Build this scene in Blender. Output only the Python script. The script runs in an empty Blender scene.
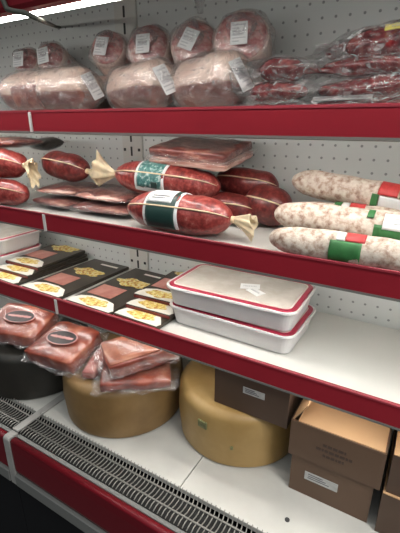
import bpy, bmesh, math, random
from mathutils import Vector, Matrix, Euler, noise
S = bpy.context.scene
C = S.collection
PI = math.pi
R = math.radians

# ------------------------------------------------------------------ materials
def nmat(name):
    m = bpy.data.materials.new(name); m.use_nodes = True
    nt = m.node_tree; b = nt.nodes['Principled BSDF']
    return m, nt, b

def P(name, col, rough=.5, metal=0, spec=.5, noise_amt=0, nscale=20, bump=0, bscale=60, coat=0):
    m, nt, b = nmat(name)
    b.inputs['Base Color'].default_value = (*col, 1)
    b.inputs['Roughness'].default_value = rough
    b.inputs['Metallic'].default_value = metal
    b.inputs['Specular IOR Level'].default_value = spec
    b.inputs['Coat Weight'].default_value = coat
    tc = nt.nodes.new('ShaderNodeTexCoord')
    if noise_amt:
        n = nt.nodes.new('ShaderNodeTexNoise'); n.inputs['Scale'].default_value = nscale; n.inputs['Detail'].default_value = 4
        nt.links.new(tc.outputs['Object'], n.inputs['Vector'])
        r = nt.nodes.new('ShaderNodeValToRGB')
        r.color_ramp.elements[0].position = .3; r.color_ramp.elements[1].position = .7
        r.color_ramp.elements[0].color = (*[c*(1-noise_amt) for c in col], 1)
        r.color_ramp.elements[1].color = (*[min(1, c*(1+noise_amt)) for c in col], 1)
        nt.links.new(n.outputs['Fac'], r.inputs['Fac']); nt.links.new(r.outputs['Color'], b.inputs['Base Color'])
    if bump:
        n2 = nt.nodes.new('ShaderNodeTexNoise'); n2.inputs['Scale'].default_value = bscale; n2.inputs['Detail'].default_value = 3
        nt.links.new(tc.outputs['Object'], n2.inputs['Vector'])
        bp = nt.nodes.new('ShaderNodeBump'); bp.inputs['Strength'].default_value = bump; bp.inputs['Distance'].default_value = .004
        nt.links.new(n2.outputs['Fac'], bp.inputs['Height']); nt.links.new(bp.outputs['Normal'], b.inputs['Normal'])
    return m

def mottled(name, stops, scale, rough=.5, detail=4, bump=.3, scale_vec=(1, 1, 1), coat=0, rgh=.6):
    """noise-driven colour ramp with any number of stops"""
    m, nt, b = nmat(name)
    tc = nt.nodes.new('ShaderNodeTexCoord'); mp = nt.nodes.new('ShaderNodeMapping'); mp.inputs['Scale'].default_value = scale_vec
    nt.links.new(tc.outputs['Object'], mp.inputs['Vector'])
    n = nt.nodes.new('ShaderNodeTexNoise'); n.inputs['Scale'].default_value = scale; n.inputs['Detail'].default_value = detail; n.inputs['Roughness'].default_value = rgh
    nt.links.new(mp.outputs['Vector'], n.inputs['Vector'])
    r = nt.nodes.new('ShaderNodeValToRGB'); e = r.color_ramp.elements
    while len(e) < len(stops): e.new(.5)
    for el, (p, c) in zip(e, stops): el.position = p; el.color = (*c, 1)
    nt.links.new(n.outputs['Fac'], r.inputs['Fac']); nt.links.new(r.outputs['Color'], b.inputs['Base Color'])
    b.inputs['Roughness'].default_value = rough; b.inputs['Coat Weight'].default_value = coat
    if bump:
        bp = nt.nodes.new('ShaderNodeBump'); bp.inputs['Strength'].default_value = bump; bp.inputs['Distance'].default_value = .003
        nt.links.new(n.outputs['Fac'], bp.inputs['Height']); nt.links.new(bp.outputs['Normal'], b.inputs['Normal'])
    return m

def film(name, haze=.10, col=(.95, .95, .95), rough=.12, gloss=.22, crease=.0):
    m = bpy.data.materials.new(name); m.use_nodes = True
    nt = m.node_tree; nt.nodes.clear()
    out = nt.nodes.new('ShaderNodeOutputMaterial')
    tr = nt.nodes.new('ShaderNodeBsdfTransparent'); tr.inputs[0].default_value = (.97, .97, .97, 1)
    df = nt.nodes.new('ShaderNodeBsdfDiffuse'); df.inputs[0].default_value = (*col, 1)
    gl = nt.nodes.new('ShaderNodeBsdfGlossy'); gl.inputs['Color'].default_value = (1, 1, 1, 1); gl.inputs['Roughness'].default_value = rough
    tc = nt.nodes.new('ShaderNodeTexCoord')
    n = nt.nodes.new('ShaderNodeTexNoise'); n.inputs['Scale'].default_value = 45; n.inputs['Detail'].default_value = 3; n.inputs['Distortion'].default_value = 1.5
    nt.links.new(tc.outputs['Object'], n.inputs['Vector'])
    bp = nt.nodes.new('ShaderNodeBump'); bp.inputs['Strength'].default_value = .7; bp.inputs['Distance'].default_value = .006
    nt.links.new(n.outputs['Fac'], bp.inputs['Height'])
    nt.links.new(bp.outputs['Normal'], gl.inputs['Normal'])
    lw = nt.nodes.new('ShaderNodeLayerWeight'); lw.inputs['Blend'].default_value = .35
    nt.links.new(bp.outputs['Normal'], lw.inputs['Normal'])
    ma = nt.nodes.new('ShaderNodeMath'); ma.operation = 'MULTIPLY_ADD'; ma.inputs[1].default_value = gloss*1.6; ma.inputs[2].default_value = gloss*.35; ma.use_clamp = True
    nt.links.new(lw.outputs['Fresnel'], ma.inputs[0])
    m1 = nt.nodes.new('ShaderNodeMixShader')
    # creases of the film read whiter than its smooth faces
    nc = nt.nodes.new('ShaderNodeTexNoise'); nc.inputs['Scale'].default_value = 38; nc.inputs['Detail'].default_value = 2; nc.inputs['Distortion'].default_value = 2.5
    mpc = nt.nodes.new('ShaderNodeMapping'); mpc.inputs['Scale'].default_value = (.7, 1.2, 1.2); nt.links.new(tc.outputs['Object'], mpc.inputs[0]); nt.links.new(mpc.outputs[0], nc.inputs['Vector'])
    rc = nt.nodes.new('ShaderNodeMapRange'); rc.inputs['From Min'].default_value = .50; rc.inputs['From Max'].default_value = .70
    rc.inputs['To Min'].default_value = haze; rc.inputs['To Max'].default_value = haze+crease; nt.links.new(nc.outputs['Fac'], rc.inputs['Value']); nt.links.new(rc.outputs[0], m1.inputs[0])
    nt.links.new(tr.outputs[0], m1.inputs[1]); nt.links.new(df.outputs[0], m1.inputs[2])
    m2 = nt.nodes.new('ShaderNodeMixShader')
    nt.links.new(ma.outputs[0], m2.inputs[0]); nt.links.new(m1.outputs[0], m2.inputs[1]); nt.links.new(gl.outputs[0], m2.inputs[2])
    nt.links.new(m2.outputs[0], out.inputs[0])
    return m

def pegboard(name, col, pitch=.032, rad=.0048):
    m, nt, b = nmat(name)
    tc = nt.nodes.new('ShaderNodeTexCoord'); sx = nt.nodes.new('ShaderNodeSeparateXYZ')
    nt.links.new(tc.outputs['Object'], sx.inputs[0])
    def cell(o):
        a = nt.nodes.new('ShaderNodeMath'); a.operation = 'DIVIDE'; a.inputs[1].default_value = pitch; nt.links.new(o, a.inputs[0])
        f = nt.nodes.new('ShaderNodeMath'); f.operation = 'FRACT'; nt.links.new(a.outputs[0], f.inputs[0])
        s = nt.nodes.new('ShaderNodeMath'); s.operation = 'SUBTRACT'; s.inputs[1].default_value = .5; nt.links.new(f.outputs[0], s.inputs[0])
        q = nt.nodes.new('ShaderNodeMath'); q.operation = 'POWER'; q.inputs[1].default_value = 2; nt.links.new(s.outputs[0], q.inputs[0])
        return q.outputs[0]
    ad = nt.nodes.new('ShaderNodeMath'); ad.operation = 'ADD'
    nt.links.new(cell(sx.outputs['X']), ad.inputs[0]); nt.links.new(cell(sx.outputs['Z']), ad.inputs[1])
    lt = nt.nodes.new('ShaderNodeMath'); lt.operation = 'LESS_THAN'; lt.inputs[1].default_value = (rad/pitch)**2; nt.links.new(ad.outputs[0], lt.inputs[0])
    mx = nt.nodes.new('ShaderNodeMix'); mx.data_type = 'RGBA'
    mx.inputs[6].default_value = (*col, 1); mx.inputs[7].default_value = (.26, .27, .27, 1)
    nt.links.new(lt.outputs[0], mx.inputs[0]); nt.links.new(mx.outputs[2], b.inputs['Base Color'])
    b.inputs['Roughness'].default_value = .45
    return m

M = {}
M['white_metal'] = P('white enamelled metal', (.56, .555, .515), .35, noise_amt=.04, nscale=6)
M['deck'] = P('worn white deck', (.50, .49, .45), .4, noise_amt=.08, nscale=9)
M['peg'] = pegboard('perforated panel', (.60, .62, .60), .032, .0033)
M['red'] = P('red rail plastic', (.25, .014, .024), .45, spec=.22, noise_amt=.06, nscale=8)
M['red_lip'] = P('pale red rail lip', (.30, .03, .045), .4)
M['bumper_red'] = P('glossy red bumper', (.12, .005, .010), .32, spec=.25)
M['clip'] = P('grey white plastic', (.62, .61, .58), .4)
M['greytrim'] = P('grey aluminium trim', (.15, .15, .14), .5)
M['joint_grey'] = P('scuffed grey joint', (.30, .29, .27), .5, noise_amt=.15, nscale=15)
M['black'] = P('black base', (.006, .006, .007), .8, spec=.2)
M['slot'] = P('dark slot', (.03, .03, .03), .7)
M['upright'] = P('rack upright grey', (.40, .42, .41), .4, metal=.2)
M['wire'] = P('grey coated wire', (.25, .24, .215), .4, metal=.3)
M['trough'] = P('dark air duct', (.015, .015, .014), .8)
M['floor'] = P('dark vinyl floor', (.03, .03, .032), .5, noise_amt=.2, nscale=8)
M['cable'] = P('olive cable', (.10, .105, .085), .6)
m, nt, b = nmat('lamp diffuser'); b.inputs['Base Color'].default_value = (.9, .9, .88, 1)
b.inputs['Emission Color'].default_value = (1, .98, .94, 1); b.inputs['Emission Strength'].default_value = 17; M['lamp'] = m
m, nt, b = nmat('shelf lamp diffuser'); b.inputs['Base Color'].default_value = (.9, .9, .88, 1)
b.inputs['Emission Color'].default_value = (1, .98, .93, 1); b.inputs['Emission Strength'].default_value = 26; M['shelf_lamp'] = m
m = m.copy(); m.name = 'dim shelf lamp diffuser'; m.node_tree.nodes['Principled BSDF'].inputs['Emission Strength'].default_value = 11; M['shelf_lamp_dim'] = m

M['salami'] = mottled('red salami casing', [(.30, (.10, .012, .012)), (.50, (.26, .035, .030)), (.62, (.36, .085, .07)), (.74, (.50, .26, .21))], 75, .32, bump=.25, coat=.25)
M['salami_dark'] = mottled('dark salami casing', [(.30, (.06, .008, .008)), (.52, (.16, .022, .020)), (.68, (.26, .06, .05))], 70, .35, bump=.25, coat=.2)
M['mould'] = mottled('white mould rind', [(.28, (.20, .11, .08)), (.42, (.42, .31, .24)), (.54, (.58, .50, .42)), (.72, (.68, .63, .55))], 75, .8, bump=.5)
M['string'] = P('cream string', (.66, .50, .32), .7)
M['casing_end'] = P('cream gathered casing', (.70, .58, .38), .5, noise_amt=.2, nscale=40, bump=.3, bscale=80)
M['green_label'] = mottled('green paper label', [(.40, (.035, .13, .12)), (.55, (.08, .24, .22)), (.63, (.45, .55, .52))], 120, .45, bump=0)
M['dark_green'] = P('dark green paper label', (.015, .045, .038), .4)
M['bright_green'] = P('bright green label', (.035, .16, .045), .45, noise_amt=.2, nscale=60)
M['label_red'] = P('red label', (.55, .05, .05), .45, noise_amt=.15, nscale=90)
M['paper'] = P('white paper', (.72, .73, .72), .6)
M['ink'] = P('dark grey ink', (.12, .12, .13), .7)
M['grey_ink'] = P('grey ink', (.50, .51, .52), .7)

def ham_mat():
    m, nt, b = nmat('ham fat and meat')
    tc = nt.nodes.new('ShaderNodeTexCoord'); sx = nt.nodes.new('ShaderNodeSeparateXYZ'); nt.links.new(tc.outputs['Object'], sx.inputs[0])
    n = nt.nodes.new('ShaderNodeTexNoise'); n.inputs['Scale'].default_value = 30; n.inputs['Detail'].default_value = 4
    mp = nt.nodes.new('ShaderNodeMapping'); mp.inputs['Scale'].default_value = (.4, 1, 1)
    nt.links.new(tc.outputs['Object'], mp.inputs[0]); nt.links.new(mp.outputs[0], n.inputs['Vector'])
    a = nt.nodes.new('ShaderNodeMath'); a.operation = 'MULTIPLY_ADD'; a.inputs[1].default_value = .018; nt.links.new(n.outputs['Fac'], a.inputs[0]); nt.links.new(sx.outputs['Z'], a.inputs[2])
    mr = nt.nodes.new('ShaderNodeMapRange'); mr.inputs['From Min'].default_value = -.001; mr.inputs['From Max'].default_value = .006
    nt.links.new(a.outputs[0], mr.inputs['Value'])
    r1 = nt.nodes.new('ShaderNodeValToRGB'); r1.color_ramp.elements[0].color = (.19, .075, .060, 1); r1.color_ramp.elements[1].color = (.36, .16, .13, 1)
    r2 = nt.nodes.new('ShaderNodeValToRGB'); r2.color_ramp.elements[0].color = (.66, .47, .38, 1); r2.color_ramp.elements[1].color = (.80, .66, .56, 1)
    for r in (r1, r2):
        r.color_ramp.elements[0].position = .35; r.color_ramp.elements[1].position = .65; nt.links.new(n.outputs['Fac'], r.inputs[0])
    mx = nt.nodes.new('ShaderNodeMix'); mx.data_type = 'RGBA'
    nt.links.new(mr.outputs[0], mx.inputs[0]); nt.links.new(r1.outputs[0], mx.inputs[6]); nt.links.new(r2.outputs[0], mx.inputs[7])
    nt.links.new(mx.outputs[2], b.inputs['Base Color']); b.inputs['Roughness'].default_value = .4; b.inputs['Coat Weight'].default_value = .2
    return m
M['ham'] = ham_mat()
M['bare_meat'] = mottled('bare brown ham rind', [(.35, (.22, .09, .075)), (.65, (.42, .22, .18))], 30, .4, bump=.2)
M['round_ham'] = mottled('marbled red ham', [(.32, (.26, .05, .055)), (.44, (.46, .15, .145)), (.55, (.62, .38, .34)), (.68, (.74, .60, .54))], 40, .35, bump=.1, scale_vec=(1, .4, 1), coat=.2)
M['ham_skin'] = P('pale netted skin', (.60, .46, .40), .5, noise_amt=.25, nscale=40)
M['red_sausage'] = mottled('glossy red sausage', [(.30, (.07, .006, .008)), (.52, (.17, .013, .016)), (.72, (.34, .07, .06))], 55, .25, bump=.25, coat=.4)
M['dark_meat'] = mottled('dark cured meat', [(.30, (.05, .012, .010)), (.50, (.15, .035, .028)), (.62, (.30, .12, .09)), (.72, (.52, .36, .28))], 34, .35, bump=.2, scale_vec=(.5, 1, 2.2), coat=.3)
M['pink_slices'] = mottled('pink bacon slices', [(.32, (.20, .04, .035)), (.48, (.36, .11, .09)), (.62, (.54, .28, .23))], 22, .35, bump=.2, scale_vec=(.5, 1.4, 3), coat=.3)
M['fat'] = mottled('pale bacon fat', [(.35, (.42, .17, .13)), (.50, (.62, .40, .33)), (.65, (.72, .55, .47))], 22, .35, bump=.2, scale_vec=(.5, 1, 4), coat=.3)
M['speck'] = mottled('red brown speck', [(.28, (.08, .011, .006)), (.46, (.19, .036, .020)), (.60, (.28, .068, .038)), (.75, (.42, .17, .10))], 18, .33, bump=.25, coat=.35)
M['spice'] = mottled('brown spiced rind', [(.30, (.13, .035, .016)), (.50, (.26, .075, .036)), (.70, (.35, .14, .07))], 26, .4, bump=.3, coat=.3)
M['oval_black'] = P('black oval label', (.022, .014, .014), .35)
M['oval_pink'] = P('pale pink print', (.55, .28, .26), .4)
M['film'] = film('clear wrap', .02, gloss=.13)
M['film_hazy'] = film('hazy wrap', .03, gloss=.14, crease=.12)
M['film_bag'] = film('loose bag', .03, gloss=.20, crease=.34)
M['film_tight'] = film('tight vacuum film', .01, gloss=.07, crease=.06)
M['film_ham'] = film('milky wrap', .06, gloss=.17, crease=.22)
M['sleeve'] = P('black card sleeve', (.036, .028, .020), .35, noise_amt=.15, nscale=20)
M['card_white'] = P('white card print', (.74, .71, .63), .4)
M['pasta'] = mottled('pasta picture', [(.34, (.42, .08, .03)), (.42, (.55, .36, .06)), (.52, (.72, .56, .14)), (.62, (.78, .70, .42)), (.72, (.25, .28, .06))], 85, .4, bump=0, detail=2)
M['window_meat'] = mottled('pink speck slices', [(.35, (.42, .13, .10)), (.65, (.56, .24, .19))], 25, .3, bump=0, coat=.4)
M['pack_red'] = P('dark red card edge', (.16, .022, .018), .4)
M['tray'] = P('white plastic tray', (.62, .61, .60), .35)
M['tray_red'] = P('red printed film border', (.36, .02, .05), .3)
M['tray_film'] = mottled('printed film over cheese', [(.40, (.50, .46, .40)), (.60, (.60, .56, .50))], 12, .18, bump=0, coat=.4)
M['tray_ridge'] = P('pale printed band', (.62, .56, .50), .3)
M['wheel'] = mottled('tan cheese rind', [(.30, (.155, .088, .030)), (.55, (.205, .122, .045)), (.75, (.27, .165, .072))], 7, .5, bump=.12)
M['wheel_yellow'] = mottled('yellow cheese rind', [(.30, (.27, .165, .052)), (.55, (.345, .218, .076)), (.75, (.42, .28, .115))], 7, .45, bump=.12)
M['wheel_dark'] = mottled('dark cheese rind', [(.30, (.012, .011, .008)), (.70, (.026, .023, .018))], 9, .5, bump=.12)
M['stamp'] = P('green stamp ink', (.17, .17, .07), .6, noise_amt=.4, nscale=90)
M['card_dark'] = P('printed brown cardboard', (.105, .060, .035), .6, noise_amt=.07, nscale=10)
M['card_darker'] = P('dark brown cardboard', (.075, .044, .028), .6, noise_amt=.07, nscale=10)
M['kraft'] = P('plain kraft cardboard', (.54, .33, .17), .65, noise_amt=.07, nscale=12)
M['print'] = P('dark brown print', (.055, .032, .024), .6)
M['grey_label'] = P('grey white sticker', (.42, .42, .40), .5, noise_amt=.15, nscale=70)
M['glint'] = P('white tape', (.7, .7, .68), .4)

# ------------------------------------------------------------------ mesh helpers
def link(name, me, m, parent=None, smooth=True):
    ob = bpy.data.objects.new(name, me); C.objects.link(ob)
    me.materials.clear(); me.materials.append(M[m] if isinstance(m, str) else m)
    if smooth:
        for p in me.polygons: p.use_smooth = True
    if parent: ob.parent = parent
    return ob

def from_bm(name, bm, m, parent=None, smooth=False):
    bmesh.ops.recalc_face_normals(bm, faces=bm.faces[:])
    me = bpy.data.meshes.new(name); bm.to_mesh(me); bm.free()
    return link(name, me, m, parent, smooth)

def add_box(bm, x0, x1, y0, y1, z0, z1, mat=None):
    mtx = Matrix.Translation(((x0+x1)/2, (y0+y1)/2, (z0+z1)/2)) @ Matrix.Diagonal((x1-x0, y1-y0, z1-z0, 1))
    if mat: mtx = mat @ mtx
    return bmesh.ops.create_cube(bm, size=1, matrix=mtx)['verts']

def box(name, x0, x1, y0, y1, z0, z1, m, parent=None, bev=0, seg=2, mat=None):
    bm = bmesh.new(); add_box(bm, x0, x1, y0, y1, z0, z1, mat)
    if bev: bmesh.ops.bevel(bm, geom=bm.edges[:], offset=bev, segments=seg, affect='EDGES', profile=.5)
    return from_bm(name, bm, m, parent)

def prism(name, pts, x0, x1, m, parent=None, smooth=False):
    """profile pts (y, z) extruded along x"""
    bm = bmesh.new()
    a = [bm.verts.new((x0, y, z)) for y, z in pts]; b_ = [bm.verts.new((x1, y, z)) for y, z in pts]
    n = len(pts)
    for i in range(n): bm.faces.new((a[i], a[(i+1) % n], b_[(i+1) % n], b_[i]))
    bm.faces.new(a[::-1]); bm.faces.new(b_)
    ob = from_bm(name, bm, m, parent)
    return ob

def tube_into(bm, pts, r, seg=6):
    rings = []
    for i, p in enumerate(pts):
        p = Vector(p)
        d = (Vector(pts[min(i+1, len(pts)-1)]) - Vector(pts[max(i-1, 0)])).normalized()
        u = d.cross(Vector((0, 0, 1)) if abs(d.z) < .9 else Vector((1, 0, 0))).normalized(); v = d.cross(u)
        rings.append([bm.verts.new(p + (u*math.cos(2*PI*k/seg) + v*math.sin(2*PI*k/seg))*r) for k in range(seg)])
    for a, b_ in zip(rings, rings[1:]):
        for k in range(seg): bm.faces.new((a[k], a[(k+1) % seg], b_[(k+1) % seg], b_[k]))
    bm.faces.new(rings[0][::-1]); bm.faces.new(rings[-1])

def tube(name, pts, r, m, parent=None, seg=6):
    bm = bmesh.new(); tube_into(bm, pts, r, seg); return from_bm(name, bm, m, parent, True)

def lathe_x(name, prof, m, parent=None, seg=36, amp=0, nsc=20, seed=0, squash=(1, 1)):
    """prof: (x, r) pairs around local X; squash scales y, z"""
    bm = bmesh.new(); rings = []
    for x, r in prof:
        ring = []
        for k in range(seg):
            a = 2*PI*k/seg
            p = Vector((x, math.cos(a)*r*squash[0], math.sin(a)*r*squash[1]))
            if amp and r > 1e-4:
                d = noise.noise(p*nsc + Vector((seed*7.3, seed*3.1, 0)))*amp
                p += Vector((0, math.cos(a), math.sin(a)))*d*min(1, r/.02)
            ring.append(bm.verts.new(p))
        rings.append(ring)
    for a, b_ in zip(rings, rings[1:]):
        for k in range(seg): bm.faces.new((a[k], b_[k], b_[(k+1) % seg], a[(k+1) % seg]))
    bm.faces.new(rings[0]); bm.faces.new(rings[-1][::-1])
    return from_bm(name, bm, m, parent, True)

def sausage_r(L, Rr, p=3.2, tip=.12):
    """radius function of a blunt-ended sausage"""
    def f(x):
        t = min(1, abs(x)/(L/2))
        return Rr*max(tip*0+.02, (1-t**p))**.5 if t < 1 else Rr*.02
    return f

def prof_of(f, L, n=40):
    out = []
    for i in range(n+1):
        u = -math.cos(PI*i/n); out.append((u*L/2, max(.0015, f(u*L/2))))
    return out

def band(name, f, x0, x1, th0, th1, m, parent=None, off=.0012, thick=.0012, nx=8, nth=24, closed=False):
    """curved patch on a sausage of radius f(x); theta 0 = up (+Z), positive toward -Y"""
    bm = bmesh.new()
    def pt(i, j, o):
        x = x0+(x1-x0)*i/nx; th = th0+(th1-th0)*j/nth; r = f(x)+o
        return (x, -math.sin(th)*r, math.cos(th)*r)
    A = [[bm.verts.new(pt(i, j, off+thick)) for j in range(nth+1)] for i in range(nx+1)]
    B = [[bm.verts.new(pt(i, j, off-.0015)) for j in range(nth+1)] for i in range(nx+1)]
    for i in range(nx):
        for j in range(nth):
            bm.faces.new((A[i][j], A[i+1][j], A[i+1][j+1], A[i][j+1])); bm.faces.new((B[i][j], B[i][j+1], B[i+1][j+1], B[i+1][j]))
    for i in range(nx):
        bm.faces.new((A[i][0], B[i][0], B[i+1][0], A[i+1][0])); bm.faces.new((A[i][nth], A[i+1][nth], B[i+1][nth], B[i][nth]))
    for j in range(nth):
        bm.faces.new((A[0][j], A[0][j+1], B[0][j+1], B[0][j])); bm.faces.new((A[nx][j], B[nx][j], B[nx][j+1], A[nx][j+1]))
    return from_bm(name, bm, m, parent, True)

def pillow(name, lx, ly, lz, m, parent=None, seed=0, amp=.004, nsc=25, px=3.0, flange=0, nx=36, ny=24, ruffle=.004, center=(0, 0, 0), subnoise=.0):
    """closed cushion: flat superellipse; flange > 0 leaves a thin wavy seal round the edge"""
    bm = bmesh.new(); sd = Vector((seed*5.7, seed*2.3, seed*1.1)); cx, cy, cz = center
    def hh(u, v):
        fx = 1-flange*2/lx if flange else 1; fy = 1-flange*2/ly if flange else 1
        a, b_ = abs(u)/fx, abs(v)/fy
        if a >= 1 or b_ >= 1: return 0
        return ((1-a**px)*(1-b_**px))**.5
    top, bot = [], []
    for i in range(nx+1):
        u = -math.cos(PI*i/nx) if not flange else -1+2*i/nx
        ra, rb = [], []
        for j in range(ny+1):
            v = -math.cos(PI*j/ny) if not flange else -1+2*j/ny
            # rounded corners in plan
            k = 1-.06*(abs(u)**6)*(abs(v)**6)
            x, y = u*lx/2*k, v*ly/2*k
            h = hh(u, v)*lz/2
            p = Vector((x, y, 0))
            w = noise.noise(p*nsc+sd)*ruffle*(1-hh(u, v))
            edge = noise.noise(p*nsc*.8+sd*2)*ruffle*1.5*(1 if max(abs(u), abs(v)) > .97 else 0)
            n1 = noise.noise(Vector((x, y, .3))*nsc+sd)*amp; n2 = noise.noise(Vector((x, y, -.7))*nsc+sd)*amp
            ra.append(bm.verts.new((cx+x+edge*(1 if abs(u) > .97 else 0), cy+y+edge*(1 if abs(v) > .97 else 0), cz+w+h+n1*min(1, hh(u, v)*2)+.0004)))
            rb.append(bm.verts.new((cx+x+edge*(1 if abs(u) > .97 else 0), cy+y+edge*(1 if abs(v) > .97 else 0), cz+w-h+n2*min(1, hh(u, v)*2)*.5-.0004)))
        top.append(ra); bot.append(rb)
    for i in range(nx):
        for j in range(ny):
            bm.faces.new((top[i][j], top[i+1][j], top[i+1][j+1], top[i][j+1])); bm.faces.new((bot[i][j], bot[i][j+1], bot[i+1][j+1], bot[i+1][j]))
    for i in range(nx):
        bm.faces.new((top[i][0], bot[i][0], bot[i+1][0], top[i+1][0])); bm.faces.new((top[i][ny], top[i+1][ny], bot[i+1][ny], bot[i][ny]))
    for j in range(ny):
        bm.faces.new((top[0][j], top[0][j+1], bot[0][j+1], bot[0][j])); bm.faces.new((top[nx][j], bot[nx][j], bot[nx][j+1], top[nx][j+1]))
    return from_bm(name, bm, m, parent, True)

def slab(name, lx, ly, lz, m, parent=None, seed=0, amp=.004, nsc=18, bev=.010, center=(0, 0, 0), taper=0):
    """block of meat: rounded cuboid with lumpy faces"""
    bm = bmesh.new(); add_box(bm, -lx/2, lx/2, -ly/2, ly/2, -lz/2, lz/2)
    bmesh.ops.subdivide_edges(bm, edges=bm.edges[:], cuts=7, use_grid_fill=True)
    sd = Vector((seed*3.3, seed*1.7, 0))
    for v in bm.verts:
        c = v.co.copy()
        for _ in range(1):
            q = [max(-1, min(1, c[i]/((lx, ly, lz)[i]/2))) for i in range(3)]
            # soften edges
            d = Vector((math.copysign(abs(q[0])**.0+0, q[0]), 0, 0))
        lim = Vector((lx/2-bev, ly/2-bev, lz/2-bev))
        inner = Vector([max(-lim[i], min(lim[i], c[i])) for i in range(3)])
        dv = c-inner
        if dv.length > 1e-6: c = inner+dv.normalized()*min(bev, dv.length)
        n = noise.noise(c*nsc+sd)*amp
        if taper: c.z *= 1-taper*(c.x/lx+.5)
        v.co = c+Vector(center)+(dv.normalized() if dv.length > 1e-6 else Vector((0, 0, 0)))*n
    return from_bm(name, bm, m, parent, True)

def ruffle_end(name, x0, L, r0, r1, m, parent=None, seed=0, flat=.45, sgn=1, droop=0, lobes=7):
    """gathered casing: tight neck fanning out into a ruffled skirt"""
    bm = bmesh.new(); seg = 48; n = 9; rings = []
    for inner in (0, 1):
        for i in range(n+1):
            t = i/n if not inner else 1-i/n
            ring = []
            for k in range(seg):
                a = 2*PI*k/seg
                rr = r0+(r1-r0)*t**1.2
                rr *= 1+.22*t*math.sin(lobes*a+seed)+.10*t*math.sin(3*a+seed*2)
                rr -= inner*.0018
                ln = L*t*(1+.12*math.sin(2*a+seed)*t)
                ring.append(bm.verts.new((x0+sgn*ln, math.cos(a)*rr*flat, math.sin(a)*rr-droop*t*t)))
            rings.append(ring)
    for a, b_ in zip(rings, rings[1:]):
        for k in range(seg): bm.faces.new((a[k], b_[k], b_[(k+1) % seg], a[(k+1) % seg]))
    bm.faces.new(rings[0]); bm.faces.new(rings[-1][::-1])
    return from_bm(name, bm, m, parent, True)

def empty(name, loc, rot=(0, 0, 0)):
    o = bpy.data.objects.new(name, None); o.empty_display_size = .03; C.objects.link(o); o.location = loc; o.rotation_euler = rot
    return o
def tag(o, label, cat, group=None):
    o['label'] = label; o['category'] = cat
    if group: o['group'] = group
    return o
def thing(name, label, cat, loc, rot=(0, 0, 0), group=None):
    return tag(empty(name, loc, rot), label, cat, group)
def struct(o): o['kind'] = 'structure'; return o

# ------------------------------------------------------------------ the refrigerated case
YF, YB = .72, 1.08
Z0, Z3, Z2, Z1 = .60, .930, 1.194, 1.462
RH = .010   # rail top above shelf plate
XL, XJ, XK, XR = -1.89, -.945, .035, .60
fl = box('floor', -3, 2.2, -2.6, 1.3, -.02, 0, 'floor'); struct(fl)

def slot_strip(name, parent, x, y):
    bm = bmesh.new(); z = .62
    while z < 1.9:
        add_box(bm, x-.0035, x+.0035, y-.0015, y+.001, z, z+.030)
        z += .045
    return from_bm(name, bm, 'slot', parent)

def arc(cy, cz, r, a0, a1, n=8):
    return [(cy+r*math.cos(R(a0+(a1-a0)*i/n)), cz+r*math.sin(R(a0+(a1-a0)*i/n))) for i in range(n+1)]

def grille_wires(name, x0, x1, parent):
    bm = bmesh.new(); x = x0+.014
    while x < x1-.008:
        pts = [(x, .518, .596), (x, .530, .600), (x, .545, .598), (x, .558, .594), (x, .572, .594), (x, .584, .598), (x-.001, .591, .605), (x-.001, .594, .614)]
        tube_into(bm, pts, .0015, 5); x += .0115
    return from_bm(name, bm, 'wire', parent, True)

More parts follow.
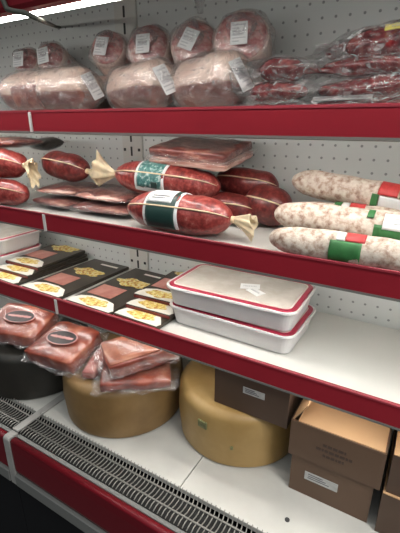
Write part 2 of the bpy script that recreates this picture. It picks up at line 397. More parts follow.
def case(t, x0, x1):
    g = .0012; a, b_ = x0+g, x1-g
    box('back_panel', a, b_, YB, YB+.03, .50, 1.90, 'peg', t)
    # deck plates with open joints
    cuts = [a+(b_-a)*k/2 for k in range(3)] if x0 != XJ else [a, -.415, b_]
    for c0, c1 in zip(cuts, cuts[1:]):
        box('deck_plate', c0+.0012, c1-.0012, .600, YB-.002, Z0-.014, Z0, 'deck', t, .001, 1)
    box('air_duct', a, b_, .504, .599, .545, .574, 'trough', t)
    gw = grille_wires('air_grille', a+.012, b_, t)
    for y, z in ((.541, .6015), (.577, .599)):
        tube('grille_bar', [(a+.012, y, z), (b_-.004, y, z)], .0022, 'wire', gw)
    bp = prism('bumper', [(.503, .480), (.503, .594), (.500, .599)]+arc(.4905, .592, .008, 80, 185, 7)+[(.4815, .570), (.4815, .490), (.484, .478), (.490, .475)], a+.030, b_, 'bumper_red', t)
    for p in bp.data.polygons: p.use_smooth = abs(p.normal.x) < .5 and abs(p.normal.z) > .12
    box('sill_strip', a+.030, b_, .5035, .5145, .575, .597, 'greytrim', t, .001, 1)
    box('bumper_trim', a+.026, b_, .476, .5025, .432, .4735, 'greytrim', t, .002, 1)
    box('base_front', a, b_, .495, .51, .06, .431, 'black', t)
    box('kick_plate', a, b_, .53, .55, .001, .06, 'black', t)
    box('base_body', a, b_, .5115, YB+.03, .06, .499, 'black', t)
    prism('joint_cover', [(.512, .430), (.512, .600), (.500, .602)]+arc(.4905, .592, .0105, 80, 185, 6)+[(.479, .53), (.479, .430)], a, a+.026, 'joint_grey', t)
    box('joint_strip', a, a+.024, .513, YB-.003, Z0+.0005, Z0+.006, 'joint_grey', t, .001, 1)
    up = box('upright', a, a+.085, YB-.008, YB, Z0+.007, 1.79, 'white_metal', t, .0015, 1)
    slot_strip('slot_row', up, a+.040, YB-.008)
    hb = bmesh.new(); z = .66
    while z < 1.75:
        for xx in (.011, .072): add_box(hb, a+xx-.0045, a+xx+.0045, YB-.0095, YB-.007, z-.0045, z+.0045)
        z += .10
    from_bm('bracket_holes', hb, 'slot', up)
    box('canopy', a, b_, .49, YB-.002, 1.80, 1.83, 'greytrim', t)
    prism('canopy_rail', [(.515, 1.622), (.497, 1.622), (.492, 1.628), (.492, 1.80), (.515, 1.80)], a, b_, 'red', t)
    lm = box('lamp_housing', a+.006, b_-.006, .516, .580, 1.640, 1.655, 'clip', t, .003)
    prism('lamp_tube', arc(.552, 1.639, .0125, 180, 360, 10), a+.010, b_-.010, 'lamp', lm)
    box('lamp_bracket', (a+b_)/2-.01, (a+b_)/2+.01, .53, .57, 1.655, 1.80, 'greytrim', lm)
    return t
CASE = thing('refrigerated_case', 'long refrigerated display case with red bumper, wire grille and perforated white back', 'fridge case', (0, 0, 0))
for x0, x1 in ((XL, XJ), (XJ, XK), (XK, XR)): case(CASE, x0, x1)
# side walls that close the run
drain = bmesh.new(); bmesh.ops.create_cone(drain, segments=20, radius1=.0055, radius2=.0055, depth=.002, cap_ends=True, matrix=Matrix.Translation((-.158, .654, Z0+.0009)))
d_ = from_bm('drain_plug', drain, 'slot'); tag(d_, 'small dark round drain plug in the white deck before the boxes', 'drain')

def shelf(x0, x1, z, label, lamp):
    t = thing('shelf', label, 'shelf', (0, 0, 0))
    g = .0015; a, b_ = x0+g, x1-g
    box('shelf_plate', a, b_, .728, YB-.014, z-.020, z, 'white_metal', t, .0015, 1)
    k = z+RH
    r = prism('price_rail', [(.728, k+.001), (.721, k+.002), (.7185, k), (.7185, k-.0465), (.721, k-.049), (.728, k-.048)], a, b_, 'red', t)
    prism('rail_lip', [(.722, k+.0025), (.7185, k+.0045), (.7165, k+.003), (.7165, k-.001), (.722, k-.001)], a, b_, 'red_lip', r)
    prism('rail_foot', [(.724, k-.048), (.7165, k-.0465), (.7165, k-.051), (.724, k-.053)], a, b_, 'greytrim', r)
    box('rail_clip', a, a+.010, .7145, .7185, k-.049, k, 'clip', t, .001, 1)
    if lamp:
        lh = box('lamp_housing', a+.02, b_-.02, .742, .760, z-.027, z-.0205, 'clip', t, .002, 1)
        prism('lamp_tube', arc(.751, z-.027, .006, 180, 360, 8), a+.024, b_-.024, lamp, lh)
    for xb in (a+.012, b_-.020):
        prism('bracket', [(YB-.013, z-.021), (.78, z-.021), (.80, z-.030), (YB-.013, z-.055)], xb, xb+.004, 'white_metal', t)
    return t
names = {1: 'top', 2: 'middle', 3: 'lowest'}
for (x0, x1, sd) in ((XL, XJ, 'left part'), (XJ, XK, 'middle part'), (XK, XR, 'right part, at photo edge')):
    for k, z in ((1, Z1), (2, Z2), (3, Z3)):
        what = {1: 'with red rail below the wrapped hams and sausages', 2: 'with red rail carrying the salamis', 3: 'with red rail carrying sliced packs and trays'}[k] if x0 == XJ else ('with red rail left of the pale rail joint' if x0 == XL else 'with red price rail')
        shelf(x0, x1, z, '%s white shelf %s in the %s' % (names[k], what, sd), 'shelf_lamp_dim' if k == 3 else 'shelf_lamp')

cb = tube('cable', [(-0.661, 0.485, 1.647), (-0.662, 0.485, 1.636), (-0.655, 0.485, 1.622), (-0.638, 0.485, 1.617), (-0.613, 0.486, 1.612), (-0.598, 0.492, 1.605), (-0.703, 0.600, 1.629), (-1.063, 0.950, 1.715), (-1.180, 1.068, 1.746)], .0042, 'cable', seg=8)
tag(cb, 'olive cable drooping past the canopy lamp at upper left', 'cable')

# ------------------------------------------------------------------ product builders
def film_sleeve(name, f, L, parent, seed=0, grow=.006, ends=.03, amp=.006, mat='film', lop=(1, 1)):
    """loose clear bag round a sausage/ham along X with ruffled ends"""
    prof = []
    n = 40
    for i in range(n+1):
        x = -L/2-ends+(L+2*ends)*i/n
        if abs(x) <= L/2: r = f(x)+grow
        else:
            e = (abs(x)-L/2)/ends; r = max(f(math.copysign(L/2*.93, x))*(1-.35*e)+grow*.5, .008)
        prof.append((x, r))
    prof = [(prof[0][0], .002)]+prof+[(prof[-1][0], .002)]
    return lathe_x(name, prof, mat, parent, 40, amp, 28, seed, lop)

def barcode(name, f, x0, x1, th0, th1, parent, n=9, m='ink'):
    for i in range(n):
        pass

def flat_label(name, w, h, mtx, parent, lines=5, seed=0, mat='paper', ink='grey_ink', bend=0):
    """printed sticker, face toward local +Z of mtx; the lines of print are part of the label"""
    lab = box(name, -w/2, w/2, -h/2, h/2, -.0006, .0006, mat, parent, mat=mtx)
    rnd = random.Random(seed); bm = bmesh.new()
    for i in range(lines):
        y = h*.36-h*.72*i/max(1, lines-1); ww = w*.8*rnd.uniform(.5, 1)
        add_box(bm, -w*.4, -w*.4+ww, y-h*.022, y+h*.022, .0006, .0011, mtx)
    x = -w*.36
    while x < w*.3:
        bw = rnd.choice((.0008, .0014, .002)); add_box(bm, x, x+bw, -h*.10, h*.12, .0006, .0012, mtx); x += bw+rnd.choice((.001, .0018))
    from_bm('print', bm, ink, lab)
    return lab

def salami(name, label, loc, rot, L, Rr, mat='salami', deco=(), ends=(0, 0), seed=0, group=None, strings=True, p=3.2, cat='salami'):
    t = thing(name, label, cat, loc, rot, group)
    f = sausage_r(L, Rr, p)
    lathe_x('casing', prof_of(f, L), mat, t, 40, Rr*.11, 26, seed)
    if strings:
        for th in (R(62),) + ((R(-20),) if strings == 2 else ()):
            band('string', f, -L*.49, L*.49, th-.035, th+.035, 'string', t, off=.0022, thick=.0015, nx=40, nth=2)
    for d in deco:
        kind, x0, x1, a0, a1, m, off = d
        band(kind, f, x0, x1, R(a0), R(a1), m, t, off=off, thick=.001, nx=10, nth=max(6, int(abs(a1-a0)/8)))
    for side, sgn in ((0, -1), (1, 1)):
        e = ends[side]
        if e:
            lathe_x('clip_ring', [(sgn*(L/2-.004), .006), (sgn*(L/2-.002), .0085), (sgn*(L/2+.004), .0085), (sgn*(L/2+.006), .006)], 'string', t, 14)
            ruffle_end('gathered_end', sgn*(L/2-.004), e[0], .006, e[1], 'casing_end', t, seed+side, .5, sgn, e[2])
    return t

def vac_pack(name, label, loc, rot, lx, ly, lz, meat, seed=0, group=None, cat='vacuum pack', wrap='film', margin=.018, sticker=None, px=3.0, edge=False):
    """lump of meat sealed in clear film"""
    t = thing(name, label, cat, loc, rot, group)
    pillow('meat', lx, ly, lz, meat, t, seed, .004, 22, px, 0, 28, 20)
    if edge: pillow('fat_edge', lx*.95, ly*.30, lz*.46, 'fat', t, seed+7, .003, 30, 4, 0, 28, 10, center=(0, -ly*.405, 0))
    pillow('wrap', lx+2*margin, ly+2*margin, lz+.006, wrap, t, seed+1, .004, 30, px, margin*.85, 40, 28, .007)
    if sticker:
        w, h, x, y, z, rx = sticker
        flat_label('sticker', w, h, Matrix.Translation((x, y, z)) @ Matrix.Rotation(rx, 4, 'X'), t, 4, seed)
    return t

def ham_log(name, label, loc, rot, L, Rr, seed, end_label=True, group=None, patch=None):
    t = thing(name, label, 'ham', loc, rot, group)
    f = sausage_r(L, Rr, 9)
    lathe_x('meat', prof_of(f, L), 'ham', t, 44, .005, 20, seed, (1, .96))
    film_sleeve('wrap', f, L, t, seed+2, .005, .014, .008, 'film_ham', (1, .96))
    if patch: band('bare_patch', f, patch[0], patch[1], R(78), R(140), 'bare_meat', t, .0022, .001, 12, 14)
    if end_label:
        mt = Matrix.Translation((L/2+.012, -.012, .004)) @ Matrix.Rotation(R(82), 4, 'Y') @ Matrix.Rotation(R(-70), 4, 'Z') @ Matrix.Rotation(R(12), 4, 'X')
        flat_label('sticker', .036, .062, mt, t, 6, seed)
    return t

def round_ham(name, label, loc, tilt, yaw, L, Rr, seed, lab_rot=8, group=None, lab=(.036, .050), lz=-.018, tail=False):
    """ham lying front to back (local +X points into the shelf), cut round end with a sticker toward the aisle"""
    t = thing(name, label, 'ham', loc, (0, 0, 0), group)
    t.rotation_euler = Euler((0, -tilt, PI/2+yaw), 'XYZ')
    f0 = sausage_r(L, Rr, 5)
    f = lambda x: f0(x)
    lathe_x('meat', prof_of(f, L), 'round_ham', t, 44, .005, 24, seed)
    band('skin', f, -L*.36, L*.47, 0, 2*PI, 'ham_skin', t, .001, .001, 14, 44)
    film_sleeve('wrap', f, L, t, seed+2, .006, .014, .012, 'film_ham')
    if tail: ruffle_end('bag_tail', -L*.40, .05, .014, .034, 'film_hazy', t, seed, .5, -1).matrix_basis = Matrix.Translation((.03, .0, Rr*.9)) @ Matrix.Rotation(R(50), 4, 'Y')
    mt = Matrix.Translation((-L/2-.0125, 0, lz)) @ Matrix.Rotation(R(-90), 4, 'Y') @ Matrix.Rotation(R(-90+lab_rot), 4, 'Z')
    flat_label('sticker', lab[0], lab[1], mt, t, 6, seed)
    return t

# ------------------------------------------------------------------ top shelf
HG = 'wrapped hams on the top shelf'
ham_log('ham_log', 'long pale wrapped ham at the left end of the top shelf front', (-.955, .800, Z1+.0645), (0, 0, R(-4)), .36, .056, 1, True, HG, (-.085, .030))
ham_log('ham_log', 'pale wrapped ham in the middle of the front row, tilted, sticker on its end', (-.655, .826, Z1+.065), (0, R(-2), R(-20)), .215, .0545, 2, True, HG)
ham_log('ham_log', 'pale wrapped ham nearest the red sausage packs, sticker on its end', (-.460, .820, Z1+.066), (0, R(-2), R(-18)), .180, .0555, 3, True, HG)
ham_log('ham_log', 'short pale wrapped ham behind the front row, under the round hams', (-.870, .935, Z1+.060), (0, R(2), R(10)), .17, .048, 4, False, HG)
rh = [(-1.225, .93, 1.648, .052, 6, 'left edge of the photo, first of six'),
      (-1.095, .92, 1.648, .055, 14, 'second from the left, beside the gap'),
      (-.838, .90, 1.650, .058, -6, 'third from the left, right of the gap'),
      (-.698, .90, 1.644, .065, 4, 'fourth from the left, above the middle front ham'),
      (-.556, .89, 1.640, .064, -22, 'third from the right end, sticker strongly tilted'),
      (-.418, .87, 1.636, .069, 3, 'nearest the red sausage packs')]
rh_labels = ['round end wrapped ham with sticker cut off at left photo edge', 'small round wrapped ham with grey sticker left of the gap',
             'round wrapped ham just right of the gap in the back row', 'round pink wrapped ham with upright white sticker above the middle front ham',
             'round wrapped ham with strongly tilted white sticker', 'largest round wrapped ham, topmost beside the red sausage packs']
for i, (x, y, z, r, lr, _) in enumerate(rh):
    round_ham('round_ham', rh_labels[i], (x-.026, y+.080, z-.035), R(-24), R(18), .17, r-.006, 10+i, lr, 'round wrapped hams in the back row', tail=i == 4)

RG = 'red sausages in vacuum packs'
def sausage_pack(label, loc, rot, L, Rr, seed, neck=False, sticker=None, squash=.8, wy=.10, meat='red_sausage'):
    t = thing('sausage_pack', label, 'vacuum pack', loc, rot, RG)
    f = sausage_r(L, Rr, 2.6)
    prof = prof_of(f, L, 30)
    if neck:
        prof = [(x, max(r, .009 if x > L*.3 else r)) for x, r in prof]+[(L/2+.02, .008), (L/2+.05, .007), (L/2+.055, .002)]
    lathe_x('sausage', prof, meat, t, 32, .006, 24, seed, (1.15, squash))
    pillow('wrap', L+.075, wy, Rr*2*squash+.008, 'film_bag', t, seed+1, .005, 30, 2.6, .014, 40, 24, .010)
    if sticker:
        flat_label('sticker', sticker[0], sticker[1], Matrix.Translation(sticker[2]) @ Matrix.Rotation(sticker[3], 4, 'X'), t, 3, seed)
    return t
sausage_pack('flat sausage pack at the bottom of the small stack beside the hams', (-.297, .80, Z1+.012), (0, 0, R(-3)), .12, .014, 21, wy=.13)
sausage_pack('plump red sausage pack in the middle of the small stack beside the hams', (-.296, .795, Z1+.040), (0, R(1), R(-4)), .12, .026, 22, squash=.75)
sausage_pack('red sausage pack with a narrow neck, topmost of the small stack beside the hams', (-.292, .80, Z1+.078), (0, R(3), R(-2)), .095, .025, 23, True, squash=.8)
sausage_pack('lowest red pack of the tall stack, pale sticker on its front', (-.125, .80, Z1+.015), (0, R(-1), R(2)), .20, .018, 24, sticker=(.10, .010, (-.045, -.030, .012), R(40)), wy=.13)
sausage_pack('second red sausage pack from the bottom of the tall stack', (-.125, .795, Z1+.043), (0, R(-2), R(1)), .19, .024, 25, squash=.75)
sausage_pack('third red sausage pack from the bottom of the tall stack', (-.130, .80, Z1+.077), (0, R(2), R(-2)), .17, .022, 26, squash=.75)
sausage_pack('large dark red sausage pack lying on the tall stack, ruffled bag end leftward', (-.085, .800, Z1+.112), (0, R(-3), R(2)), .19, .030, 27, squash=.85)
sausage_pack('topmost red sausage pack, leaning up toward the right edge', (-.075, .885, Z1+.140), (0, R(-14), R(4)), .20, .026, 28, squash=.75)
sausage_pack('small dark red sausage behind the tall stack, before the perforated panel', (-.215, .945, Z1+.125), (0, R(-6), R(0)), .075, .019, 29, squash=.9, wy=.06)
y_ = flat_label('sticker', .07, .012, Matrix.Translation((-.080, .771, Z1+.1300)) @ Matrix.Rotation(R(50), 4, 'X') @ Matrix.Rotation(R(6), 4, 'Z'), None, 1, 3, P('yellow sticker', (.70, .62, .15), .5), 'grey_ink')
tag(y_, 'yellow price strip stuck on the large dark red sausage pack', 'sticker')

# ------------------------------------------------------------------ middle shelf
SG = 'red salamis on the middle shelf'
salami('salami', 'front centre red salami with dark green band and white barcode sticker', (-.522, .775, Z2+.0495), (0, R(0), R(2)), .285, .047,
       deco=(('label_border', -.070, .026, -100, 128, 'paper', .0012), ('label', -.062, .018, -100, 128, 'dark_green', .0022), ('sticker', -.060, .006, -6, 52, 'paper', .0032),
             ('print', -.050, -.004, 30, 33, 'ink', .0042), ('print', -.050, -.012, 38, 40, 'ink', .0042)), ends=(0, (.055, .026, .012)), seed=31, group=SG)
salami('salami', 'upper centre red salami with teal label and cream gathered end', (-.640, .890, Z2+.104), (0, R(2.5), R(2)), .335, .046,
       deco=(('label_border', -.068, .026, -100, 125, 'paper', .0012), ('label', -.060, .018, -100, 108, 'green_label', .0022), ('emblem', -.012, .006, 88, 108, 'dark_green', .0032)),
       ends=((.075, .044, -.012), 0), seed=32, group=SG)
salami('salami', 'lower left red salami cut off by the photo edge', (-1.222, .775, Z2+.044), (0, 0, 0), .28, .042, seed=33, group=SG)
salami('salami', 'upper left red salami with cream ruffled end', (-1.255, .800, Z2+.130), (0, R(1), 0), .30, .047, ends=(0, (.045, .040, .02)), seed=34, group=SG)
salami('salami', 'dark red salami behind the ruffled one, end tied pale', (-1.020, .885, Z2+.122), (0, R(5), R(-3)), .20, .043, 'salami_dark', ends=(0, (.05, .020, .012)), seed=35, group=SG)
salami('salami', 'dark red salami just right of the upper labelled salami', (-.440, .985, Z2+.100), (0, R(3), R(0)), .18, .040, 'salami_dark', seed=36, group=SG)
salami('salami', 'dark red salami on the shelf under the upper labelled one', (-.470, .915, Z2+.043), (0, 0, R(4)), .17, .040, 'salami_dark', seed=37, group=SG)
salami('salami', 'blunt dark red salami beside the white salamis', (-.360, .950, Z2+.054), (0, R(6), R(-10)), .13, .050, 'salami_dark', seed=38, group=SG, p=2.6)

LG = 'flat meat packs on the middle shelf'
bt = thing('slice_pack', 'large flat bacon pack lying across the upper centre salamis', 'vacuum pack', (-.560, .945, Z2+.176), (R(10), R(2), R(-3)), LG)
slab('lean_meat', .235, .150, .026, 'dark_meat', bt, 41, .005, 22, .008, (0, 0, .012))
slab('fat_layer', .240, .155, .020, 'fat', bt, 42, .004, 22, .008, (.002, -.002, -.010))
pillow('wrap', .275, .185, .056, 'film_hazy', bt, 43, .004, 30, 6, .014, 40, 28, .007)
vac_pack('slice_pack', 'dark flat meat pack on the shelf left of the front salami', (-.815, .880, Z2+.0195), (0, 0, R(3)), .20, .17, .028, 'dark_meat', 42, LG)
vac_pack('slice_pack', 'dark flat meat pack at the bottom of the left pile', (-1.010, .875, Z2+.0195), (0, 0, R(-4)), .17, .17, .028, 'dark_meat', 43, LG)
vac_pack('slice_pack', 'flat pack with pale fat edge under the cream gathered casing', (-.830, .905, Z2+.0515), (R(2), 0, R(-2)), .20, .16, .026, 'dark_meat', 44, LG, edge=True)
vac_pack('slice_pack', 'flat pack with pale fat edge below the dark tied salami', (-1.010, .895, Z2+.0545), (R(2), 0, R(4)), .16, .15, .026, 'dark_meat', 45, LG, edge=True)
vac_pack('slice_pack', 'reddish flat pack lying on the upper left salami', (-1.240, .850, Z2+.190), (0, R(-2), R(0)), .22, .12, .030, 'dark_meat', 46, LG)
vac_pack('slice_pack', 'small near black pack behind the upper left salami', (-1.195, .965, Z2+.182), (R(10), 0, R(-4)), .10, .08, .035, 'sleeve', 47, LG)

WG = 'white mould salamis at right'
def white_salami(label, loc, rot, L, seed, deco, Rr=.030):
    return salami('white_salami', label, loc, rot, L, Rr, 'mould', deco, (0, 0), seed, WG, False, 5.5)
white_salami('front white mould salami with green label and red patch', (-.100, .751, Z2+.0305), (0, R(.5), R(1)), .355, 51,
             (('label', -.052, .004, 50, 125, 'bright_green', .0012), ('label_print', -.026, .008, 5, 48, 'label_red', .0012), ('label_white', -.042, -.028, 5, 48, 'paper', .0012)))
white_salami('middle white mould salami with large green and white label', (-.105, .815, Z2+.062), (0, R(1.5), R(-1)), .38, 52,
             (('label', .018, .150, 66, 125, 'bright_green', .0012), ('label_white', .032, .150, 24, 78, 'paper', .0020), ('label_edge', .002, .014, 10, 46, 'bright_green', .0012), ('print', .050, .12, 40, 43, 'grey_ink', .003), ('print', .050, .11, 56, 59, 'grey_ink', .003)), .034)
white_salami('white mould salami half hidden between middle and topmost ones', (-.110, .886, Z2+.060), (0, R(0), R(1)), .34, 53,
             (('label_print', -.040, -.010, -10, 45, 'label_red', .0012), ('label_white', -.056, -.042, -10, 45, 'paper', .0012), ('label', -.072, -.058, -10, 45, 'bright_green', .0012)))
white_salami('topmost white mould salami lying behind, red and green label', (-.130, .920, Z2+.108), (0, R(6), R(-5)), .34, 54,
             (('label_print', .030, .068, 5, 72, 'label_red', .0012), ('label', .020, .034, 72, 118, 'bright_green', .0012), ('label_white', .036, .150, 76, 118, 'paper', .0012), ('label_edge', .072, .090, 5, 72, 'bright_green', .0012)), .032)
white_salami('white mould salami lying lowest at the back of the pile', (-.115, .950, Z2+.033), (0, 0, R(-1)), .30, 55, ())

# ------------------------------------------------------------------ lowest shelf: sliced packs
PG = 'black sleeved packs of sliced ham'
def speck_pack(label, x, y, z, rz=0, w=.178, l=.325, tilt=0):
    t = thing('ham_pack', label, 'food pack', (x, y, z), (tilt, 0, rz), PG)
    h = .012
    box('sleeve', -w/2, w/2, 0, l, 0, h, 'sleeve', t, .0025)
    box('front_edge', -w/2+.002, w/2-.002, -.0008, .0010, .002, h-.002, 'pack_red', t)
    # white bowl picture at the front with clipped corners
    bm = bmesh.new()
    pts = [(-w*.49, .003), (w*.47, .003), (w*.50, .018), (w*.33, .052), (w*.10, .062), (-w*.22, .062), (-w*.42, .048), (-w*.49, .022)]
    a = [bm.verts.new((px, py, h+.0008)) for px, py in pts]; b_ = [bm.verts.new((px, py, h-.001)) for px, py in pts]
    bm.faces.new(a); bm.faces.new(b_[::-1])
    for i in range(len(pts)): bm.faces.new((a[i], b_[i], b_[(i+1) % len(pts)], a[(i+1) % len(pts)]))
    bowl = from_bm('bowl_picture', bm, 'card_white', t)
    def blob(name, cx, cy, rx, ry, zz, m, par, sd):
        bm = bmesh.new(); n = 26; rnd = random.Random(sd)
        a, b_ = [], []
        for k in range(n):
            an = 2*PI*k/n; rr = 1+.16*math.sin(5*an+sd)+rnd.uniform(-.08, .08)
            a.append(bm.verts.new((cx+rx*rr*math.cos(an), cy+ry*rr*math.sin(an), zz+.0008))); b_.append(bm.verts.new((cx+rx*rr*math.cos(an), cy+ry*rr*math.sin(an), zz-.0008)))
        bm.faces.new(a); bm.faces.new(b_[::-1])
        for k in range(n): bm.faces.new((a[k], b_[k], b_[(k+1) % n], a[(k+1) % n]))
        return from_bm(name, bm, m, par)
    blob('pasta_picture', 0, .032, w*.30, .021, h+.0012, 'pasta', bowl, 3)
    box('meat_window', -w*.42, w*.14, .074, .150, h-.001, h+.0006, 'window_meat', t)
    blob('pasta_picture', w*.0, .205, w*.36, .030, h+.0006, 'pasta', t, 5)
    box('title_strip', -w*.10, w*.36, .285, .295, h, h+.0006, 'card_white', t)
    return t
ZS = Z3+.0005
cols = [(-1.235, 'leftmost column', 3), (-1.022, 'second column from the left', 1), (-.815, 'third column from the left', 1), (-.640, 'column beside the white trays', 3)]
order = {3: ('lowest and frontmost', 'middle', 'topmost and rearmost'), 1: ('flat single',)}
for ci, (x, nm, n) in enumerate(cols):
    for k in range(n):
        lab = '%s black sleeved ham pack of the %s' % (order[n][k], nm)
        step = .047
        speck_pack(lab, x+(.004 if k % 2 else -.003), .727+step*k+(0 if ci < 3 else .006), ZS+.0128*k, R((-2, 1, 2)[k]) if n == 3 else R(-1), .178 if ci < 3 else .155, .325-.047*k-(.012 if ci == 3 else 0))
for x, dz, nm in ((-1.13, .0005, 'between the first and second columns'), (-.918, .0005, 'between the second and third columns')):
    pass

# trays
TG = 'white trays with red bordered film'
def tray(label, loc, rz=0, w=.358, d=.205, h=.056):
    t = thing('food_tray', label, 'tray', loc, (0, 0, rz), TG)
    def rr(w, d, r, n=6):
        pts = []
        for cx, cy, a0 in ((w/2-r, d/2-r, 0), (-w/2+r, d/2-r, 90), (-w/2+r, -d/2+r, 180), (w/2-r, -d/2+r, 270)):
            for i in range(n+1): a = R(a0+90*i/n); pts.append((cx+r*math.cos(a), cy+r*math.sin(a)))
        return pts
    def loft(name, secs, m, par, cap=(True, True)):
        bm = bmesh.new(); rings = [[bm.verts.new((x, y, z)) for x, y in rr(w_, d_, r_)] for w_, d_, r_, z in secs]
        n = len(rings[0])
        for a, b_ in zip(rings, rings[1:]):
            for k in range(n): bm.faces.new((a[k], a[(k+1) % n], b_[(k+1) % n], b_[k]))
        if cap[0]: bm.faces.new(rings[0][::-1])
        if cap[1]: bm.faces.new(rings[-1])
        return from_bm(name, bm, m, par, False)
    loft('tray_body', [(w-.036, d-.036, .020, .0), (w-.028, d-.028, .024, .003), (w-.012, d-.012, .030, h-.010), (w-.010, d-.010, .030, h-.008), (w, d, .034, h-.007), (w+.002, d+.002, .034, h-.004), (w, d, .034, h), (w-.010, d-.010, .030, h), (w-.012, d-.012, .030, h-.003)], 'tray', t)
    lid = loft('lid_film', [(w-.013, d-.013, .029, h-.004), (w-.013, d-.013, .029, h+.0005), (w-.014, d-.014, .028, h+.0012)], 'tray_red', t)
    loft('pale_band', [(w-.036, d-.036, .018, h), (w-.036, d-.036, .018, h+.0022)], 'tray_ridge', lid)
    loft('clear_panel', [(w-.044, d-.044, .014, h+.001), (w-.044, d-.044, .014, h+.0030)], 'tray_film', lid)
    return t, lid
tray('lower of the two white trays right of the ham packs', (-.394, .882, ZS), R(-1))
t2, lid2 = tray('upper white tray right of the ham packs, pale stickers on its film', (-.398, .878, ZS+.0595), R(1))
for (x, y, a, w, h) in ((.03, -.005, 20, .050, .032), (.055, -.03, -30, .045, .028)):
    flat_label('sticker', w, h, Matrix.Translation((x, y, .0598)) @ Matrix.Rotation(R(a), 4, 'Z'), t2, 0, 3)
tray('lower white tray at the left edge of the lowest shelf', (-1.490, .890, ZS), R(-2))
tray('upper white tray at the left edge of the lowest shelf', (-1.492, .895, ZS+.0595), R(1))

# ------------------------------------------------------------------ bottom deck: wheels, meat chunks, boxes
def wheel(label, x, y, r, h, m, seed, name='cheese_wheel', ex=()):
    t = thing(name, label, 'cheese wheel', (x, y, Z0+.0005), (0, 0, 0), 'cheese wheels on the bottom deck')
    prof = []
    rc = .024
    rb = .012
    prof.append((0, .002)); prof.append((0, r-rb-.004))
    for i in range(7): a = R(-90+90*i/6); prof.append((rb+rb*math.sin(a), r-rb+rb*math.cos(a)-.003))
    prof.append((h*.5, r+.002))
    for i in range(7): a = R(90*i/6); prof.append((h-rc+rc*math.sin(a), r-rc+rc*math.cos(a)-.002))
    prof.append((h+.001, r*.6)); prof.append((h+.001, .002))
    o = lathe_x('rind', prof, m, t, 64, .003, 9, seed)
    o.rotation_euler = (0, -PI/2, 0)
    return t
def wheel_mark(t, r, ang, z0, z1, half, m='stamp'):
    bm = bmesh.new(); n = 10; A = []
    for o in (.0045, .0):
        for z in (z0, z1):
            A.append([bm.verts.new(((r+o)*math.cos(ang+half*(2*i/n-1)), (r+o)*math.sin(ang+half*(2*i/n-1)), z)) for i in range(n+1)])
    q = [A[0], A[1], A[3], A[2]]
    for a, b_ in zip(q, q[1:]+q[:1]):
        for i in range(n): bm.faces.new((a[i], a[i+1], b_[i+1], b_[i]))
    bm.faces.new((A[0][0], A[1][0], A[3][0], A[2][0])); bm.faces.new((A[0][n], A[2][n], A[3][n], A[1][n]))
    return from_bm('stamp_mark', bm, m, t)
W1 = wheel('large tan cheese wheel beneath the red speck chunks', -.750, .792, .186, .163, 'wheel', 61)
W2 = wheel('yellow cheese wheel with green stamp, brown box on its top', -.386, .880, .177, .166, 'wheel_yellow', 62)
wheel_mark(W2, .177, math.atan2(.745-.885, -.398+.385)-.04, .108, .128, .075)
wheel_mark(W2, .177, math.atan2(.745-.885, -.398+.385)+.42, .070, .078, .02)
W3 = wheel('dark cheese wheel in the left corner of the deck', -1.119, .757, .179, .163, 'wheel_dark', 63)

def speck(label, loc, rot, lx, ly, lz, seed, oval=True, rind=False, wrapm=.022, mat='speck'):
    t = thing('speck_chunk', label, 'meat chunk', loc, rot, 'speck chunks on the cheese wheels')
    slab('meat', lx, ly, lz, mat, t, seed, .006, 22, .009)
    if rind: slab('rind', lx-.006, ly-.006, .006, 'spice', t, seed+5, .002, 22, .003, (0, 0, lz/2-.0005))
    pillow('wrap', lx+2*wrapm, ly+2*wrapm, lz+.010, 'film_tight', t, seed+1, .004, 34, 7, wrapm*.8, 44, 36, .012, (0, 0, -lz*.06))
    if oval:
        def disc(name, rx, ry, z, m, par, h=.0016):
            bm = bmesh.new()
            bmesh.ops.create_cone(bm, segments=36, radius1=1, radius2=1, depth=h, cap_ends=True, matrix=Matrix.Translation((oval[0], oval[1], z)) @ Matrix.Rotation(R(oval[2]), 4, 'Z') @ Matrix.Diagonal((rx, ry, 1, 1)))
            return from_bm(name, bm, m, par)
        zt = lz/2+.0085
        a = disc('label', .053, .030, zt, 'oval_pink', t)
        disc('label_face', .050, .0275, zt+.0006, 'oval_black', a)
        # pale script stroke across the oval
        mt = Matrix.Translation((oval[0], oval[1], zt+.0014)) @ Matrix.Rotation(R(oval[2]), 4, 'Z')
        bm = bmesh.new(); add_box(bm, -.040, .040, -.0035, .0035, 0, .0009, mt)
        for i in range(9): add_box(bm, -.034+i*.0078, -.031+i*.0078, -.006 if i % 3 else -.004, .007 if i % 2 else .004, 0, .0009, mt)
        from_bm('lettering', bm, 'oval_pink', a)
    return t
TX = R(12)
speck('left red speck chunk with black oval label, before the dark wheel', (-1.100, .695, .820), (R(12), R(2), R(16)), .20, .145, .052, 71, (.005, .0, 4))
speck('centre red speck chunk with black oval label under the rail joint', (-.888, .690, .806), (R(12), R(-1), R(6)), .175, .150, .052, 72, (.0, .0, 4))
speck('brown topped speck chunk without label, on the tan wheel right side', (-.640, .752, .838), (R(2), R(-5), R(56)), .21, .125, .050, 73, False, True)
speck('lower red speck chunk squeezed beneath the brown topped one', (-.640, .728, .786), (R(1), 0, R(36)), .19, .15, .030, 74, False, False)
speck('pale pink speck chunk in wrap between centre and brown topped chunks', (-.765, .705, .785), (R(6), 0, R(15)), .045, .13, .030, 75, False, False, .012, 'pink_slices')

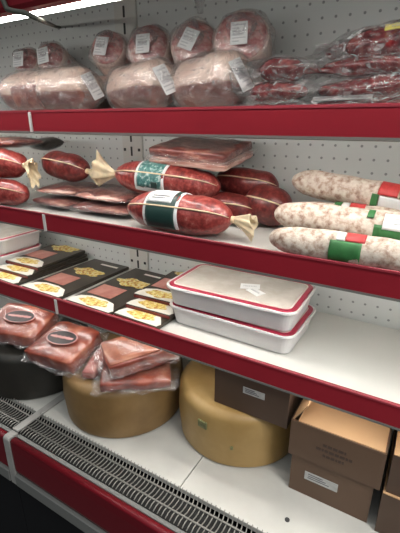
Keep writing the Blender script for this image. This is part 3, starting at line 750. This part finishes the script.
def carton(label, x0, x1, y0, y1, z0, z1, mat, rz=0, sticker=None, prints=0, top='kraft', open_flap=False):
    t = thing('carton', label, 'cardboard box', ((x0+x1)/2, (y0+y1)/2, z0), (0, 0, rz), 'brown cartons on the bottom deck')
    w, d, h = (x1-x0)/2, (y1-y0)/2, z1-z0; th = .004
    bm = bmesh.new()
    add_box(bm, -w, w, -d, -d+th, 0, h); add_box(bm, -w, w, d-th, d, 0, h)
    add_box(bm, -w, -w+th, -d+th, d-th, 0, h); add_box(bm, w-th, w, -d+th, d-th, 0, h)
    add_box(bm, -w+th, w-th, -d+th, d-th, 0, th)
    from_bm('carton_body', bm, mat, t)
    fz = h+.0004
    if not open_flap:
        for y0_, y1_ in ((-d+.001, -.001), (.001, d-.001)):
            box('flap', -w+.001, w-.001, y0_, y1_, fz-.002, fz+.0015, top, t)
    else:
        for y0_, y1_ in ((-d+.003, -.0015), (.0015, d-.003)):
            box('flap', -w+.016, w-.004, y0_, y1_, fz-.0015, fz+.0015, top, t)
        mt = Matrix.Translation((-w+.005, 0, fz)) @ Matrix.Rotation(R(-58), 4, 'Y')
        box('raised_flap', 0, .055, -d+.004, d-.004, 0, .003, top, t, mat=mt)
    if sticker:
        sx, sz, sw, sh = sticker
        mt = Matrix.Translation((sx, -d-.0006, sz)) @ Matrix.Rotation(R(90), 4, 'X')
        lab = box('sticker', -sw/2, sw/2, -sh/2, sh/2, -.0005, .0006, 'grey_label', t, mat=mt)
        bm = bmesh.new()
        for i in range(3): add_box(bm, -sw*.40, sw*(.05+.1*i), sh*(.28-.24*i)-.0012, sh*(.28-.24*i)+.0012, .0006, .001, mt)
        from_bm('print', bm, 'ink', lab)
    if prints:
        bm = bmesh.new(); rnd = random.Random(5)
        for ln in range(prints):
            zc = h*.62-ln*.014; ww = (.05, .078, .046)[ln % 3]; x = -ww/2
            while x < ww/2:
                cw = rnd.uniform(.004, .011); add_box(bm, x, min(ww/2, x+cw), -d-.0007, -d+.0005, zc-.0032, zc+.0032); x += cw+.0022
        from_bm('print', bm, 'print', t)
    return t
carton('dark brown carton sitting on the yellow cheese wheel', -.397, -.203, .742, .960, Z0+.1685, Z0+.272, 'card_darker', 0, (.010, .068, .056, .018), 0)
carton('lower brown carton of the pair, grey white sticker on its front', -.1835, -.002, .738, .985, Z0+.0005, Z0+.1065, 'card_dark', 0, (-.018, .062, .076, .023), 0)
carton('upper brown carton of the pair with plain top and raised left flap', -.192, .010, .734, .985, Z0+.1095, Z0+.208, 'card_dark', 0, None, 3, 'kraft', True)
carton('lower brown carton at the right photo edge', .016, .220, .728, .985, Z0+.0005, Z0+.112, 'card_darker')
carton('upper brown carton at the right photo edge, plain pale top', .021, .225, .734, .985, Z0+.1145, Z0+.214, 'card_darker')

# ------------------------------------------------------------------ light and camera
def area(name, loc, target, sx, sy, power, col=(1, .98, .95)):
    l = bpy.data.lights.new(name, 'AREA'); l.shape = 'RECTANGLE'; l.size = sx; l.size_y = sy; l.energy = power; l.color = col; l.spread = R(75)
    o = bpy.data.objects.new(name, l); C.objects.link(o); o.location = loc
    o.rotation_euler = (Vector(target)-Vector(loc)).to_track_quat('-Z', 'Y').to_euler()
    return o
area('ceiling_lamp', (1.5, -.05, 2.4), (.35, .62, .6), .9, .4, 5.5)
w = bpy.data.worlds.new('store'); S.world = w; w.use_nodes = True
wt = w.node_tree; bg = wt.nodes['Background']; bg.inputs[0].default_value = (.93, .98, 1, 1)
# the store around the case: brighter overhead and to the right, dim floor and dim aisle to the left
wc = wt.nodes.new('ShaderNodeTexCoord'); vd = wt.nodes.new('ShaderNodeVectorMath'); vd.operation = 'DOT_PRODUCT'
vd.inputs[1].default_value = Vector((.35, -.25, .90)).normalized()
wt.links.new(wc.outputs['Generated'], vd.inputs[0])
wr = wt.nodes.new('ShaderNodeMapRange'); wr.inputs['From Min'].default_value = .18; wr.inputs['From Max'].default_value = .95
wr.inputs['To Min'].default_value = .04; wr.inputs['To Max'].default_value = .8
wt.links.new(vd.outputs['Value'], wr.inputs['Value']); wt.links.new(wr.outputs[0], bg.inputs[1])

cam = bpy.data.cameras.new('camera'); co = bpy.data.objects.new('camera', cam); C.objects.link(co); S.camera = co
cam.sensor_fit = 'VERTICAL'; cam.sensor_height = 24; cam.lens = 395/533*24
co.location = (0, 0, 1.45); co.rotation_euler = (R(90-20.2), 0, R(30.7))
cam.clip_start = .02
S.view_settings.view_transform = 'Standard'; S.view_settings.look = 'None'; S.view_settings.gamma = 1; S.view_settings.use_curve_mapping = False
S.view_settings.exposure = .43
